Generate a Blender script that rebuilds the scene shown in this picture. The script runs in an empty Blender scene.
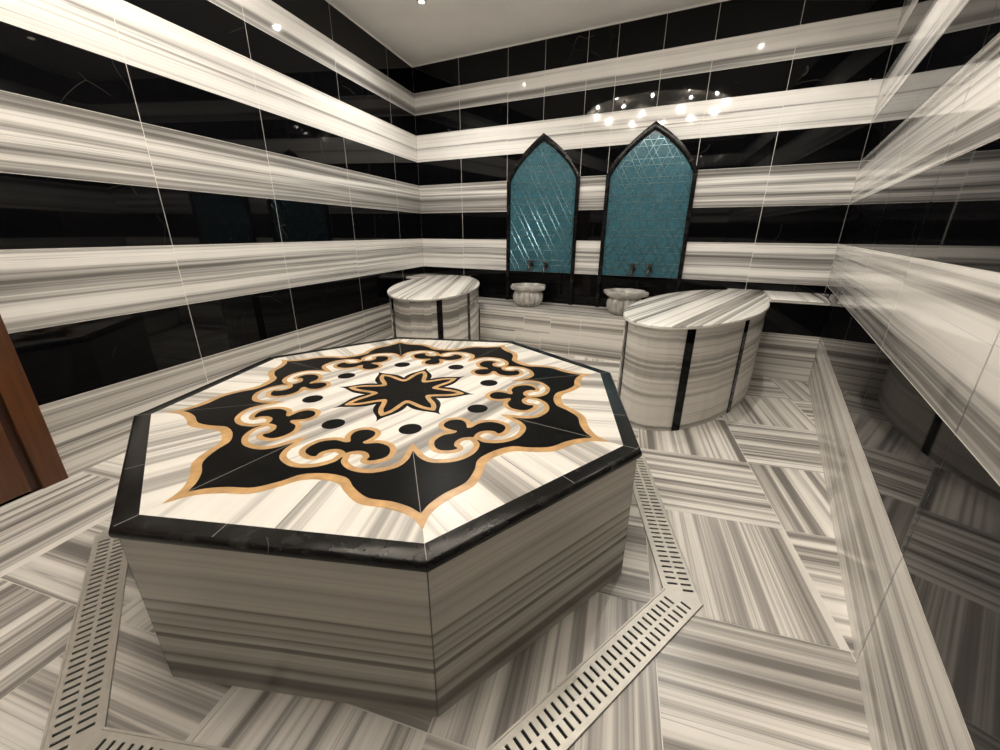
import bpy, bmesh, math, random
from mathutils import Vector, Matrix
from mathutils.geometry import delaunay_2d_cdt
random.seed(7)
PI = math.pi
sin, cos, rad = math.sin, math.cos, math.radians
scn = bpy.context.scene
COL = scn.collection

# ------------------------------------------------------------------ measurements (metres)
LA, RW, W = 0.1768, -0.1229, 4.2128          # slant of the side walls, width at the back wall
H = 2.868                                     # ceiling
YF = -5.6                                     # front wall
ZB = [0, .375, .714, 1.049, 1.350, 1.657, 1.913, 2.188, 2.395, 2.606, H]   # tile bands (white, black, white ...)
OX, OY, OA, OR, OH = 2.2223, -3.1109, 0.3357, 0.9679, 0.4946               # octagonal platform
INS = 0.9389
def xl(y): return -LA * y
def xr(y): return W - RW * y

# ------------------------------------------------------------------ materials
class NT:
    def __init__(s, name):
        m = bpy.data.materials.new(name); m.use_nodes = True
        s.m = m; s.t = m.node_tree; s.n = s.t.nodes; s.l = s.t.links
        s.n.clear()
        s.out = s.n.new('ShaderNodeOutputMaterial')
        s.b = s.n.new('ShaderNodeBsdfPrincipled')
        s.l.new(s.b.outputs[0], s.out.inputs[0])
    def node(s, t, **k):
        n = s.n.new(t)
        for a, v in k.items(): setattr(n, a, v)
        return n
    def link(s, a, b): s.l.new(a, b)
    def val(s, sock, v):
        if hasattr(v, 'links') or isinstance(v, bpy.types.NodeSocket): s.l.new(v, sock)
        else: sock.default_value = v
    def math(s, op, a, b=0.0, c=None):
        n = s.node('ShaderNodeMath', operation=op)
        s.val(n.inputs[0], a); s.val(n.inputs[1], b)
        if c is not None: s.val(n.inputs[2], c)
        return n.outputs[0]
    def comb(s, x, y, z):
        n = s.node('ShaderNodeCombineXYZ')
        for i, v in enumerate((x, y, z)): s.val(n.inputs[i], v)
        return n.outputs[0]
    def noise(s, vec, scale=1.0, detail=2.0, rough=0.5):
        n = s.node('ShaderNodeTexNoise')
        s.l.new(vec, n.inputs['Vector'])
        n.inputs['Scale'].default_value = scale; n.inputs['Detail'].default_value = detail
        n.inputs['Roughness'].default_value = rough
        return n.outputs[0]
    def ramp(s, fac, stops, interp='LINEAR'):
        n = s.node('ShaderNodeValToRGB'); cr = n.color_ramp; cr.interpolation = interp
        while len(cr.elements) > 1: cr.elements.remove(cr.elements[-1])
        for i, (p, c) in enumerate(stops):
            e = cr.elements[0] if i == 0 else cr.elements.new(p)
            e.position = p
            e.color = (*c, 1) if len(c) == 3 else c
        s.l.new(fac, n.inputs[0]); return n.outputs[0]
    def mix(s, f, a, b, mode='MIX'):
        n = s.node('ShaderNodeMix', data_type='RGBA', blend_type=mode)
        s.val(n.inputs[0], f)
        for i, v in ((6, a), (7, b)):
            if isinstance(v, tuple): n.inputs[i].default_value = (*v, 1)
            else: s.l.new(v, n.inputs[i])
        return n.outputs[2]
    def bump(s, h, strength=.2, dist=.01):
        n = s.node('ShaderNodeBump'); n.inputs['Strength'].default_value = strength
        n.inputs['Distance'].default_value = dist; s.l.new(h, n.inputs['Height'])
        s.l.new(n.outputs[0], s.b.inputs['Normal'])
    def fin(s, color, rough=.3, metal=0., ior=1.5):
        if isinstance(color, tuple): s.b.inputs['Base Color'].default_value = (*color, 1)
        else: s.l.new(color, s.b.inputs['Base Color'])
        s.val(s.b.inputs['Roughness'], rough); s.b.inputs['Metallic'].default_value = metal
        s.b.inputs['IOR'].default_value = ior
        return s.m
def st_of(t):
    a = t.node('ShaderNodeAttribute', attribute_name='st')
    x = t.node('ShaderNodeSeparateXYZ'); t.link(a.outputs['Vector'], x.inputs[0])
    return x.outputs[0], x.outputs[1], x.outputs[2]

def striped_marble(name, f1, f2, stops, rough=.1, w2=.4, warp=.012, along=.35, ior=1.5, gain=1.9, f0=None, w0=.45, spec=.5, thin=.55):
    """white marble with grey streaks that run along st.x; st.y crosses them; st.z tells slabs apart"""
    t = NT(name); a, c, z = st_of(t)
    zz = t.math('MULTIPLY', z, 7.31)
    wv = t.noise(t.comb(t.math('MULTIPLY', a, 1.3), t.math('MULTIPLY', c, 2.2), zz), 1, 2)
    c2 = t.math('ADD', c, t.math('MULTIPLY', t.math('SUBTRACT', wv, .5), warp * 2))
    al = t.math('MULTIPLY', a, along)
    def layer(f, ak, off, det, r=.5):
        n = t.noise(t.comb(t.math('MULTIPLY', al, ak), t.math('MULTIPLY', c2, f), t.math('ADD', zz, off)), 1, det, r)
        return t.math('SUBTRACT', n, .5)
    v = t.math('ADD', t.math('MULTIPLY', layer(f1, 1, 0, 1), 1 - w2), t.math('MULTIPLY', layer(f2, 1.7, 3.3, 2, .6), w2))
    if f0: v = t.math('ADD', v, t.math('MULTIPLY', layer(f0, .7, 6.1, 0), w0))
    v = t.math('ADD', t.math('MULTIPLY', v, gain), .5)
    col = t.ramp(v, stops)
    # thin dark lines
    th = t.math('ADD', layer(f1 * 2.1, .8, 9.2, 1), .5)
    ln = t.math('SUBTRACT', 1, t.math('MINIMUM', t.math('DIVIDE', t.math('ABSOLUTE', t.math('SUBTRACT', th, .40)), .016), 1))
    lm = t.math('GREATER_THAN', layer(f1 * .8, .6, 12.7, 0), -.02)
    col = t.mix(t.math('MULTIPLY', t.math('MULTIPLY', ln, lm), thin), col, (.12, .11, .10))
    cloud = t.noise(t.comb(t.math('MULTIPLY', a, 5), t.math('MULTIPLY', c, 9), zz), 1, 4, .6)
    col = t.mix(.18, col, t.ramp(cloud, [(.3, (.72, .70, .66)), (.7, (1, 1, 1))]), 'MULTIPLY')
    t.b.inputs['Specular IOR Level'].default_value = spec
    return t.fin(col, rough, ior=ior)

WHT = (.80, .775, .72)
M = {}
M['wall_white'] = striped_marble('white_streaked_wall_marble', 17, 60,
    [(.10, (.15, .142, .132)), (.28, (.30, .288, .272)), (.42, (.50, .485, .46)), (.56, (.78, .76, .725)), (.8, (.89, .865, .825))], rough=.06, w2=.44, f0=7, gain=2.2, thin=.5, warp=.006, along=.2)
M['floor'] = striped_marble('grey_streaked_floor_marble', 20, 66,
    [(.12, (.19, .177, .163)), (.34, (.34, .319, .295)), (.48, (.50, .473, .438)), (.60, (.73, .70, .65)), (.85, (.86, .828, .775))], rough=.3, w2=.42, warp=.004, f0=8, w0=.3, gain=2.6)
M['slab'] = striped_marble('cream_white_marble_grey_streaks', 13, 46,
    [(.06, (.22, .208, .19)), (.28, (.38, .36, .333)), (.43, (.58, .555, .515)), (.56, (.78, .755, .70)), (.8, (.82, .795, .745))], rough=.3, w2=.40, warp=.008, f0=6, gain=2.1, thin=.3)
M['side'] = striped_marble('grey_streaked_marble', 12, 48,
    [(.12, (.13, .12, .107)), (.30, (.26, .243, .22)), (.46, (.44, .415, .375)), (.75, (.62, .59, .54))], rough=.2, w2=.30, warp=.006, along=.15, f0=7, gain=2.7, thin=.7)
M['top'] = striped_marble('white_marble_many_grey_streaks', 24, 70,
    [(.10, (.16, .15, .137)), (.30, (.32, .305, .282)), (.44, (.56, .54, .505)), (.54, (.82, .80, .755)), (.8, (.90, .88, .835))], rough=.22, w2=.40, warp=.004, along=.2, f0=8, w0=.3, gain=2.4, thin=.5)
M['ledge'] = striped_marble('grey_marble_fine_level_streaks', 24, 74,
    [(.12, (.15, .14, .125)), (.32, (.29, .275, .253)), (.48, (.47, .45, .417)), (.68, (.74, .712, .667))], rough=.2, w2=.42, warp=.003, along=.15, gain=2.7, thin=.5)
M['bench'] = striped_marble('pale_grey_streaked_marble', 15, 58,
    [(.12, (.16, .15, .135)), (.34, (.32, .303, .28)), (.50, (.50, .478, .443)), (.70, (.74, .712, .667))], rough=.2, w2=.36, warp=.004, along=.18, f0=6, gain=2.3)

def black_marble(name, rough=.03, base=(.0022, .0022, .0026), vein=.10, cloudy=.0, ior=1.36, spec=.36):
    t = NT(name); tc = t.node('ShaderNodeTexCoord'); o = tc.outputs['Object']
    d = t.noise(o, 2.2, 3, .6)
    vd = t.node('ShaderNodeVectorMath', operation='ADD'); t.link(o, vd.inputs[0])
    sc = t.node('ShaderNodeVectorMath', operation='SCALE'); t.link(t.node('ShaderNodeTexNoise').outputs[1], sc.inputs[0]); sc.inputs[3].default_value = .35
    nz = sc.inputs[0].links[0].from_node; t.link(o, nz.inputs['Vector']); nz.inputs['Scale'].default_value = 1.8
    t.link(sc.outputs[0], vd.inputs[1])
    vo = t.node('ShaderNodeTexVoronoi', feature='DISTANCE_TO_EDGE'); t.link(vd.outputs[0], vo.inputs['Vector']); vo.inputs['Scale'].default_value = 2.1
    line = t.math('LESS_THAN', vo.outputs[0], .0022)
    mask = t.math('GREATER_THAN', t.noise(o, 3.1, 1), .60)
    lm = t.math('MULTIPLY', t.math('MULTIPLY', line, mask), vein)
    cl = t.noise(o, 16, 4, .65)
    c0 = t.mix(t.math('MULTIPLY', t.math('MAXIMUM', t.math('SUBTRACT', cl, .5), 0), cloudy), base, (.25, .24, .225))
    col = t.mix(lm, c0, (.30, .28, .25))
    t.b.inputs['Specular IOR Level'].default_value = spec
    return t.fin(col, rough, ior=ior)
M['black'] = black_marble('polished_black_marble')
M['black_top'] = black_marble('black_marble_inlay', rough=.32, base=(.0018, .0017, .0017), vein=.10, cloudy=.06, ior=1.3, spec=.14)
M['black_slab'] = black_marble('black_marble_edging', rough=.22, base=(.004, .0038, .0038), vein=.25, cloudy=.35, ior=1.36, spec=.3)

def base_marble():
    """one set of streaks running level round the whole base"""
    t = NT('base_streaked_marble'); a, c, z = st_of(t)
    w = t.noise(t.comb(t.math('MULTIPLY', a, .9), t.math('MULTIPLY', c, 1.5), 3), 1, 2)
    c2 = t.math('ADD', t.math('DIVIDE', c, OH - .03), t.math('MULTIPLY', t.math('SUBTRACT', w, .5), .07))
    n = t.noise(t.comb(t.math('MULTIPLY', a, .12), t.math('MULTIPLY', c2, 26), 5), 1, 3, .6)
    c3 = t.math('ADD', c2, t.math('MULTIPLY', t.math('SUBTRACT', n, .5), .02))
    L, Md, D = (.47, .445, .40), (.34, .32, .285), (.15, .138, .12)
    st = [(0, L), (.04, Md), (.07, D), (.13, D), (.15, L), (.19, Md), (.215, D), (.24, Md), (.29, L), (.345, L), (.36, D), (.385, D), (.40, L), (.44, Md), (.455, D), (.47, L), (.50, Md),
          (.53, L), (.56, D), (.575, L), (.62, Md), (.635, D), (.65, L), (.72, L), (.76, Md), (.79, L), (.84, Md), (.88, L), (1, (.44, .415, .37))]
    col = t.ramp(c3, st)
    col = t.mix(.45, col, t.ramp(n, [(.32, (.45, .43, .40)), (.6, (1, 1, 1))]), 'MULTIPLY')
    return t.fin(col, .2)
M['base'] = base_marble()
def plain(name, col, rough=.5, metal=0., mott=0., scale=30, ior=1.5):
    t = NT(name)
    if mott:
        tc = t.node('ShaderNodeTexCoord')
        n = t.noise(tc.outputs['Object'], scale, 4, .6)
        lo = tuple(c * (1 - mott) for c in col); hi = tuple(min(1, c * (1 + mott)) for c in col)
        return t.fin(t.ramp(n, [(.3, lo), (.7, hi)]), rough, metal, ior)
    return t.fin(col, rough, metal, ior)
M['tan'] = plain('honey_onyx', (.50, .30, .125), .3, mott=.25, scale=22)
M['grout'] = plain('light_grey_grout', (.80, .78, .73), .7)
M['grout_mid'] = plain('grey_joint', (.34, .325, .30), .7)
M['grout_dark'] = plain('dark_joint', (.10, .095, .085), .7)
M['paint'] = plain('ceiling_paint', (.90, .88, .85), .75, mott=.03, scale=3)
M['plaster'] = plain('dome_plaster', (.74, .68, .58), .7, mott=.06, scale=14)
M['steel'] = plain('dull_stainless_steel', (.60, .575, .52), .42, metal=.55, mott=.07, scale=40)
M['slot_shade'] = plain('drain_shade_black', (.006, .006, .006), .8)
M['bronze'] = plain('dark_bronze', (.10, .085, .07), .25, metal=.9)
M['chrome'] = plain('brushed_metal', (.5, .5, .5), .3, metal=.9)
M['basin'] = plain('carved_grey_marble', (.42, .405, .375), .3, mott=.38, scale=11)
def emit(name, col, s):
    t = NT(name); t.b.inputs['Emission Color'].default_value = (*col, 1); t.b.inputs['Emission Strength'].default_value = s
    return t.fin((.9, .88, .8), .3)
M['lens'] = emit('lamp_lens', (1, .86, .66), 14)
M['star'] = emit('star_light', (1, .88, .70), 11)

def mosaic():
    t = NT('teal_mosaic'); tc = t.node('ShaderNodeTexCoord'); x = t.node('ShaderNodeSeparateXYZ'); t.link(tc.outputs['Object'], x.inputs[0])
    def ln(s, step, w): return t.math('LESS_THAN', t.math('FRACT', t.math('DIVIDE', t.math('ADD', s, 10), step)), w)
    g = t.math('MAXIMUM', ln(x.outputs[0], .024, .1), ln(x.outputs[2], .024, .1))
    cell = t.node('ShaderNodeTexWhiteNoise', noise_dimensions='2D')
    t.link(t.comb(t.math('FLOOR', t.math('DIVIDE', x.outputs[0], .024)), t.math('FLOOR', t.math('DIVIDE', x.outputs[2], .024)), 0), cell.inputs['Vector'])
    c = t.ramp(cell.outputs[0], [(0, (.020, .082, .112)), (1, (.030, .112, .148))])
    c = t.mix(t.math('MULTIPLY', g, .35), c, (.09, .19, .22))
    return t.fin(c, .2)
M['teal'] = mosaic()
M['relief'] = plain('silver_teal_lustre_relief', (.20, .36, .41), .24, metal=1.0, mott=.15, scale=30)
def wood():
    t = NT('reddish_brown_varnished_wood'); tc = t.node('ShaderNodeTexCoord'); x = t.node('ShaderNodeSeparateXYZ'); t.link(tc.outputs['Object'], x.inputs[0])
    n = t.noise(t.comb(t.math('MULTIPLY', x.outputs[0], 40), t.math('MULTIPLY', x.outputs[1], 40), t.math('MULTIPLY', x.outputs[2], 2.5)), 1, 4, .6)
    return t.fin(t.ramp(n, [(.25, (.045, .015, .005)), (.55, (.085, .030, .009)), (.8, (.115, .043, .013))]), .35)
M['wood'] = wood()
M['groove_dark'] = plain('dark_groove', (.03, .009, .004), .4)

# ------------------------------------------------------------------ mesh builder
class MB:
    def __init__(s): s.v = []; s.f = []; s.m = []; s.st = []
    def face(s, pts, mat=0, st=None):
        b = len(s.v); s.v += [tuple(p) for p in pts]; s.f.append(list(range(b, b + len(pts)))); s.m.append(mat)
        s.st.append(st if st else [(p[0], p[1], 0) for p in pts])
    def build(s, name, mats, parent=None, loc=(0, 0, 0), merge=True, smooth=None):
        me = bpy.data.meshes.new(name)
        me.from_pydata([(p[0] - loc[0], p[1] - loc[1], p[2] - loc[2]) for p in s.v], [], s.f)
        if not isinstance(mats, (list, tuple)): mats = [mats]
        for m in mats: me.materials.append(m)
        me.polygons.foreach_set('material_index', s.m)
        at = me.attributes.new('st', 'FLOAT_VECTOR', 'CORNER')
        at.data.foreach_set('vector', [c for q in s.st for p in q for c in p])
        if merge:
            bm = bmesh.new(); bm.from_mesh(me); bmesh.ops.remove_doubles(bm, verts=bm.verts, dist=1e-5); bm.to_mesh(me); bm.free()
        if smooth is not None:
            me.shade_smooth()
            bm = bmesh.new(); bm.from_mesh(me)
            for e in bm.edges:
                e.smooth = len(e.link_faces) == 2 and e.calc_face_angle(0) < rad(smooth)
            bm.to_mesh(me); bm.free()
        o = bpy.data.objects.new(name, me); COL.objects.link(o); o.location = loc
        if parent: attach(o, parent)
        return o
def world_loc(o):
    p = Vector(o.location)
    return p
ORIG = {}
def attach(o, parent):
    """parts are built in world coordinates; keep them there"""
    o.parent = parent
    pl = ORIG[parent.name] if parent.name in ORIG else Vector((0, 0, 0))
    ORIG[o.name] = Vector(o.location)
    o.location = Vector(o.location) - pl
def thing(name, label, cat, loc, group=None):
    o = bpy.data.objects.new(name, None); COL.objects.link(o); o.location = loc; o.empty_display_size = .1
    ORIG[o.name] = Vector(loc)
    o['label'] = label; o['category'] = cat
    if group: o['group'] = group
    return o
def tag(o, label, cat, group=None):
    o['label'] = label; o['category'] = cat
    if group: o['group'] = group
    ORIG[o.name] = Vector(o.location)
    return o
def struct(o): o['kind'] = 'structure'; ORIG[o.name] = Vector(o.location); return o

def clip(poly, a, b):
    """keep the part of poly left of a->b"""
    out = []; n = len(poly)
    def side(p): return (b[0] - a[0]) * (p[1] - a[1]) - (b[1] - a[1]) * (p[0] - a[0])
    for i in range(n):
        p, q = poly[i], poly[(i + 1) % n]; sp, sq = side(p), side(q)
        if sp >= 0: out.append(p)
        if (sp > 0 and sq < 0) or (sp < 0 and sq > 0):
            k = sp / (sp - sq); out.append((p[0] + k * (q[0] - p[0]), p[1] + k * (q[1] - p[1])))
    return out
ROOM = [(xl(YF), YF), (xr(YF), YF), (W, 0), (0, 0)]
def area(p): return sum(p[i][0] * p[(i + 1) % len(p)][1] - p[(i + 1) % len(p)][0] * p[i][1] for i in range(len(p))) / 2
def dedupe(p, e=1e-4):
    o = []
    for q in p:
        if not o or math.dist(q, o[-1]) > e: o.append(tuple(q))
    if len(o) > 1 and math.dist(o[0], o[-1]) < e: o.pop()
    return o
def offset(poly, d):
    """move a counter-clockwise outline outwards by d"""
    n = len(poly); out = []
    for i in range(n):
        p0, p, p1 = Vector(poly[i - 1]), Vector(poly[i]), Vector(poly[(i + 1) % n])
        a = (p - p0).normalized(); b = (p1 - p).normalized()
        na = Vector((a.y, -a.x)); nb = Vector((b.y, -b.x)); k = na + nb
        k = k / max(.25, k.length_squared / 2)
        out.append((p.x + k.x * d, p.y + k.y * d))
    return out

def prism(mb, poly, z0, z1, side=0, top=0, r=0., stdir=0., seed=0., sidest=True, bottom=True):
    """upright prism with a rounded upper edge of radius r; streaks on the top run along angle stdir"""
    c, s = cos(stdir), sin(stdir)
    if area(poly) < 0: poly = poly[::-1]
    tops = lambda p: (p[0] * c + p[1] * s, -p[0] * s + p[1] * c, seed)
    steps = 4 if r else 0
    loops = [(poly, z0), (poly, z1 - r)]
    for k in range(1, steps + 1):
        a = k / steps * PI / 2
        loops.append((offset(poly, -r * (1 - cos(a))), z1 - r + r * sin(a)))
    n = len(poly); L = [0]
    for i in range(n): L.append(L[-1] + math.dist(poly[i], poly[(i + 1) % n]))
    for li in range(len(loops) - 1):
        (pa, za), (pb, zb) = loops[li], loops[li + 1]
        for i in range(n):
            j = (i + 1) % n
            q = [(*pa[i], za), (*pa[j], za), (*pb[j], zb), (*pb[i], zb)]
            if li == 0: st = [(L[i], za, seed + .37), (L[i + 1], za, seed + .37), (L[i + 1], zb, seed + .37), (L[i], zb, seed + .37)]
            else: st = [tops(p) for p in q]
            mb.face(q, side if li == 0 else top, st)
    pt, zt = loops[-1]
    mb.face([(*p, zt) for p in pt], top, [tops(p) for p in pt])
    if bottom: mb.face([(*p, z0) for p in poly[::-1]], side, [tops(p) for p in poly[::-1]])

def box(mb, x0, x1, y0, y1, z0, z1, mat=0, r=0., seed=0., stdir=0.):
    prism(mb, [(x0, y0), (x1, y0), (x1, y1), (x0, y1)], z0, z1, mat, mat, r, stdir, seed)
def tube(mb, pts, r, n=10, mat=0, cap=True):
    pts = [Vector(p) for p in pts]; rings = []
    for i, p in enumerate(pts):
        d = (pts[min(i + 1, len(pts) - 1)] - pts[max(i - 1, 0)]).normalized()
        u = d.orthogonal().normalized() if i == 0 else (u - d * u.dot(d)).normalized()
        w = d.cross(u); rr = r[i] if isinstance(r, (list, tuple)) else r
        rings.append([p + (u * cos(2 * PI * k / n) + w * sin(2 * PI * k / n)) * rr for k in range(n)])
    for a, b in zip(rings, rings[1:]):
        for k in range(n): mb.face([a[k], a[(k + 1) % n], b[(k + 1) % n], b[k]], mat)
    if cap: mb.face(rings[0][::-1], mat); mb.face(rings[-1], mat)
def lathe(mb, prof, c, n=32, mat=0, fn=None):
    rings = []
    for i, (r, z) in enumerate(prof):
        rings.append([(c[0] + (fn(i, 2 * PI * k / n, r) if fn else r) * cos(2 * PI * k / n), c[1] + (fn(i, 2 * PI * k / n, r) if fn else r) * sin(2 * PI * k / n), c[2] + z) for k in range(n)])
    for a, b in zip(rings, rings[1:]):
        for k in range(n): mb.face([a[k], a[(k + 1) % n], b[(k + 1) % n], b[k]], mat)
    return rings

# ------------------------------------------------------------------ the room
G = .0016                                    # half a joint
def wall(name, p0, p1, inward, joints, openings=(), hi_joints=(), seed=0.):
    """tile courses from p0 to p1; joints are distances from p0; openings = (from, to, top)"""
    mb = MB(); p0 = Vector(p0); p1 = Vector(p1); d = (p1 - p0); Ln = d.length; d.normalize(); n = Vector(inward).normalized()
    def P(s, z, o=0.): q = p0 + d * s + n * o; return (q.x, q.y, z)
    flip = d.x * n.y - d.y * n.x < 0
    def quad(s0, s1, z0, z1, o, mat, st=None):
        q = [P(s0, z0, o), P(s1, z0, o), P(s1, z1, o), P(s0, z1, o)]
        t = st or [(0, 0, 0)] * 4
        if not flip: q = q[::-1]; t = t[::-1]
        mb.face(q, mat, t)
    spans = []
    for i in range(len(ZB) - 1):
        z0, z1 = ZB[i], ZB[i + 1]; white = i % 2 == 0
        js = sorted(set(list(joints) + (list(hi_joints) if z0 > 2.1 else [])))
        cuts = [0] + [j for j in js if .02 < j < Ln - .02] + [Ln]
        for a, b in zip(cuts, cuts[1:]):
            for (oa, ob, ot) in openings:
                if z0 < ot - .01:
                    if a >= oa - .01 and b <= ob + .01: a = b = None; break
                    if a < oa < b: b = oa
                    elif a < ob < b: a = ob
            if a is None: continue
            sh = random.uniform(-.004, .004)
            sd = seed + i * 1.7
            st = [(a, z0 + sh, sd), (b, z0 + sh, sd), (b, z1 + sh, sd), (a, z1 + sh, sd)]
            quad(a + G, b - G, z0 + (G if i else 0), z1 - (G if i < 9 else 0), 0, 3 if i == 0 else 1 if white else 2, st)  # bottom course greyer: fine streaks, plus the dimmer light low down put in colour
    # backing of grout, 12 cm of wall behind it
    segs = [(0, Ln, 0, H)]
    for (oa, ob, ot) in openings: segs = [(0, oa, 0, H), (ob, Ln, 0, H), (oa, ob, ot, H)]
    for a, b, z0, z1 in segs:
        f = -.0012
        q = [P(a, z0, f), P(b, z0, f), P(b, z1, f), P(a, z1, f)]; k = [P(a, z0, -.12), P(b, z0, -.12), P(b, z1, -.12), P(a, z1, -.12)]
        for fc in ([q[0], q[1], q[2], q[3]], [k[3], k[2], k[1], k[0]], [q[0], k[0], k[1], q[1]], [q[3], q[2], k[2], k[3]], [q[0], q[3], k[3], k[0]], [q[1], k[1], k[2], q[2]]):
            mb.face(fc if not flip else fc[::-1], 0)
    return struct(mb.build(name, [M['grout'], M['wall_white'], M['black'], M['ledge']], merge=False))
kl = math.hypot(1, LA); kr = math.hypot(1, RW)
DOOR0, DOOR1, DOORH = 3.79 * kl, 4.80 * kl, 2.12
wall('wall_left', (0, 0), (xl(YF), YF), (1, LA), [k * kl for k in (.53, 1.36, 2.24, 3.03, 3.79, 4.8)], openings=[(DOOR0, DOOR1, DOORH)], seed=.1)
wall('wall_back', (0, 0), (W, 0), (0, -1), [.607, 1.187, 2.0, 2.272, 3.055, 3.625], hi_joints=[1.585, 2.66], seed=.1)
wall('wall_right', (W, 0), (xr(YF), YF), (-1, -RW), [k * kr for k in (.76, 1.56, 2.36, 3.185, 4.0, 4.8)], seed=2.9)
wall('wall_front', (xl(YF), YF), (xr(YF), YF), (0, 1), [.6, 1.25, 1.9], seed=.6)

# floor: square slabs turned about 10 degrees, the streaks of neighbours at right angles
mb = MB()
TH = rad(10.5); U = Vector((cos(TH), sin(TH))); V = Vector((-sin(TH), cos(TH))); PU, PV = .537, .52
N0 = Vector((3.626, -2.132))
for i in range(-9, 4):
    for j in range(-9, 7):
        c = N0 + U * PU * i + V * PV * j
        g = .0014
        q = [c + U * g + V * g, c + U * (PU - g) + V * g, c + U * (PU - g) + V * (PV - g), c + U * g + V * (PV - g)]
        q = [tuple(p) for p in q]
        for k in range(4):
            if q: q = clip(q, ROOM[k], ROOM[(k + 1) % 4])
        q = dedupe(q)
        if len(q) < 3 or abs(area(q)) < 1e-4: continue
        sd = random.uniform(0, 40); fl = (i + j) % 2 == 1
        st = []
        for p in q:
            w = Vector(p) - c; a, b = w.dot(U), w.dot(V)
            st.append((b, a, sd) if fl else (a, b, sd))
        mb.face([(*p, 0) for p in q], 1, st)
mb.face([(*p, -.0012) for p in ROOM], 0); mb.face([(*p, -.12) for p in ROOM[::-1]], 0)
struct(mb.build('floor', [M['grout'], M['floor']], merge=False))

# ceiling with a round opening and a shallow dome above the platform
RD = 1.06
mb = MB(); ring = []
angs = sorted([k * PI / 40 for k in range(80)] + [math.atan2(p[1] - OY, p[0] - OX) % (2 * PI) for p in ROOM])
def to_room(a):
    d = Vector((cos(a), sin(a))); best = 99
    for k in range(4):
        p, q = Vector(ROOM[k]), Vector(ROOM[(k + 1) % 4]); e = q - p
        den = d.x * e.y - d.y * e.x
        if abs(den) < 1e-9: continue
        w = p - Vector((OX, OY)); t = (w.x * e.y - w.y * e.x) / den; s = (w.x * d.y - w.y * d.x) / den
        if t > 0 and -1e-6 <= s <= 1 + 1e-6: best = min(best, t)
    return (OX + d.x * best, OY + d.y * best)
for a, b in zip(angs, angs[1:] + [angs[0] + 2 * PI]):
    i0 = (OX + RD * cos(a), OY + RD * sin(a)); i1 = (OX + RD * cos(b), OY + RD * sin(b)); o0, o1 = to_room(a), to_room(b)
    mb.face([(*i0, H), (*i1, H), (*o1, H), (*o0, H)], 0)
    mb.face([(*o0, H + .12), (*o1, H + .12), (*i1, H + .12), (*i0, H + .12)], 0)
ceil = struct(mb.build('ceiling', M['paint']))
mb = MB()
prof = [(RD, 0), (RD, .055)] + [(RD * cos(a), .055 + .14 * sin(a)) for a in [k * PI / 2 / 12 for k in range(1, 12)]] + [(.001, .195)]
lathe(mb, prof, (OX, OY, H), 64)
lathe(mb, [(r + .02 if r > .1 else r, z + .04) for r, z in prof[1:]], (OX, OY, H), 64)
def dome_z(r): return H + .055 + .14 * math.sqrt(max(0, 1 - (r / RD) ** 2))
struct(mb.build('ceiling_dome', M['plaster'], parent=ceil, smooth=40))

# thin plaster bead where ceiling and tiles meet
mb = MB()
for k in range(4):
    p, q = Vector(ROOM[k]), Vector(ROOM[(k + 1) % 4])
    inn = offset(ROOM, -.014); a, b = Vector(inn[k]), Vector(inn[(k + 1) % 4])
    mb.face([(*p, H - .014), (*q, H - .014), (*b, H - .001), (*a, H - .001)], 0)
    mb.face([(*p, H - .014), (*q, H - .014), (*q, H - .001), (*p, H - .001)][::-1], 0)
    mb.face([(*p, H - .001), (*q, H - .001), (*b, H - .001), (*a, H - .001)][::-1], 0)
struct(mb.build('trim_1', M['paint']))

# wooden door in the left wall, seen at the edge of the picture
dL = Vector((LA, -1)).normalized(); nL = Vector((1, LA)).normalized()
def LW(s, o, z): q = dL * s + nL * o; return (q.x, q.y, z)
def lbox(mb, s0, s1, o0, o1, z0, z1, mat=0):
    a = [LW(s0, o0, 0)[:2], LW(s0, o1, 0)[:2], LW(s1, o1, 0)[:2], LW(s1, o0, 0)[:2]]
    prism(mb, a, z0, z1, mat, mat, 0)
door = struct(bpy.data.objects.new('door_1', None)); COL.objects.link(door); door.location = LW((DOOR0 + DOOR1) / 2, 0, 0); ORIG[door.name] = Vector(door.location)
mb = MB()
FW = .094
lbox(mb, DOOR0, DOOR0 + FW, -.1, .012, 0, DOORH); lbox(mb, DOOR1 - FW, DOOR1, -.1, .012, 0, DOORH); lbox(mb, DOOR0 + FW, DOOR1 - FW, -.1, .012, DOORH - FW, DOORH)
o = mb.build('door_frame', M['wood'], parent=door); bv = o.modifiers.new('b', 'BEVEL'); bv.width = .004; bv.segments = 2
mb = MB(); lbox(mb, DOOR0 + FW, DOOR0 + FW + .03, -.1, -.012, 0, DOORH - FW); lbox(mb, DOOR1 - FW - .03, DOOR1 - FW, -.1, -.012, 0, DOORH - FW)  # darker strips fill the grooves between frame and leaf
mb.build('door_rebate', M['groove_dark'], parent=door)
mb = MB(); lbox(mb, DOOR0 + FW + .03, DOOR1 - FW - .03, -.06, -.004, .008, DOORH - FW)
for z0, z1 in ((.25, .95), (1.15, 1.85)): lbox(mb, DOOR0 + .3, DOOR1 - .3, -.01, .004, z0, z1)
leaf = mb.build('door_leaf', M['wood'], parent=door); bv = leaf.modifiers.new('b', 'BEVEL'); bv.width = .004; bv.segments = 2
mb = MB(); s = DOOR1 - FW - .09
tube(mb, [LW(s, -.004, 1.02), LW(s, .045, 1.02), LW(s - .015, .055, 1.02), LW(s - .12, .055, 1.02)], .009)
mb.build('door_handle', M['chrome'], parent=leaf, smooth=50)

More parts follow.
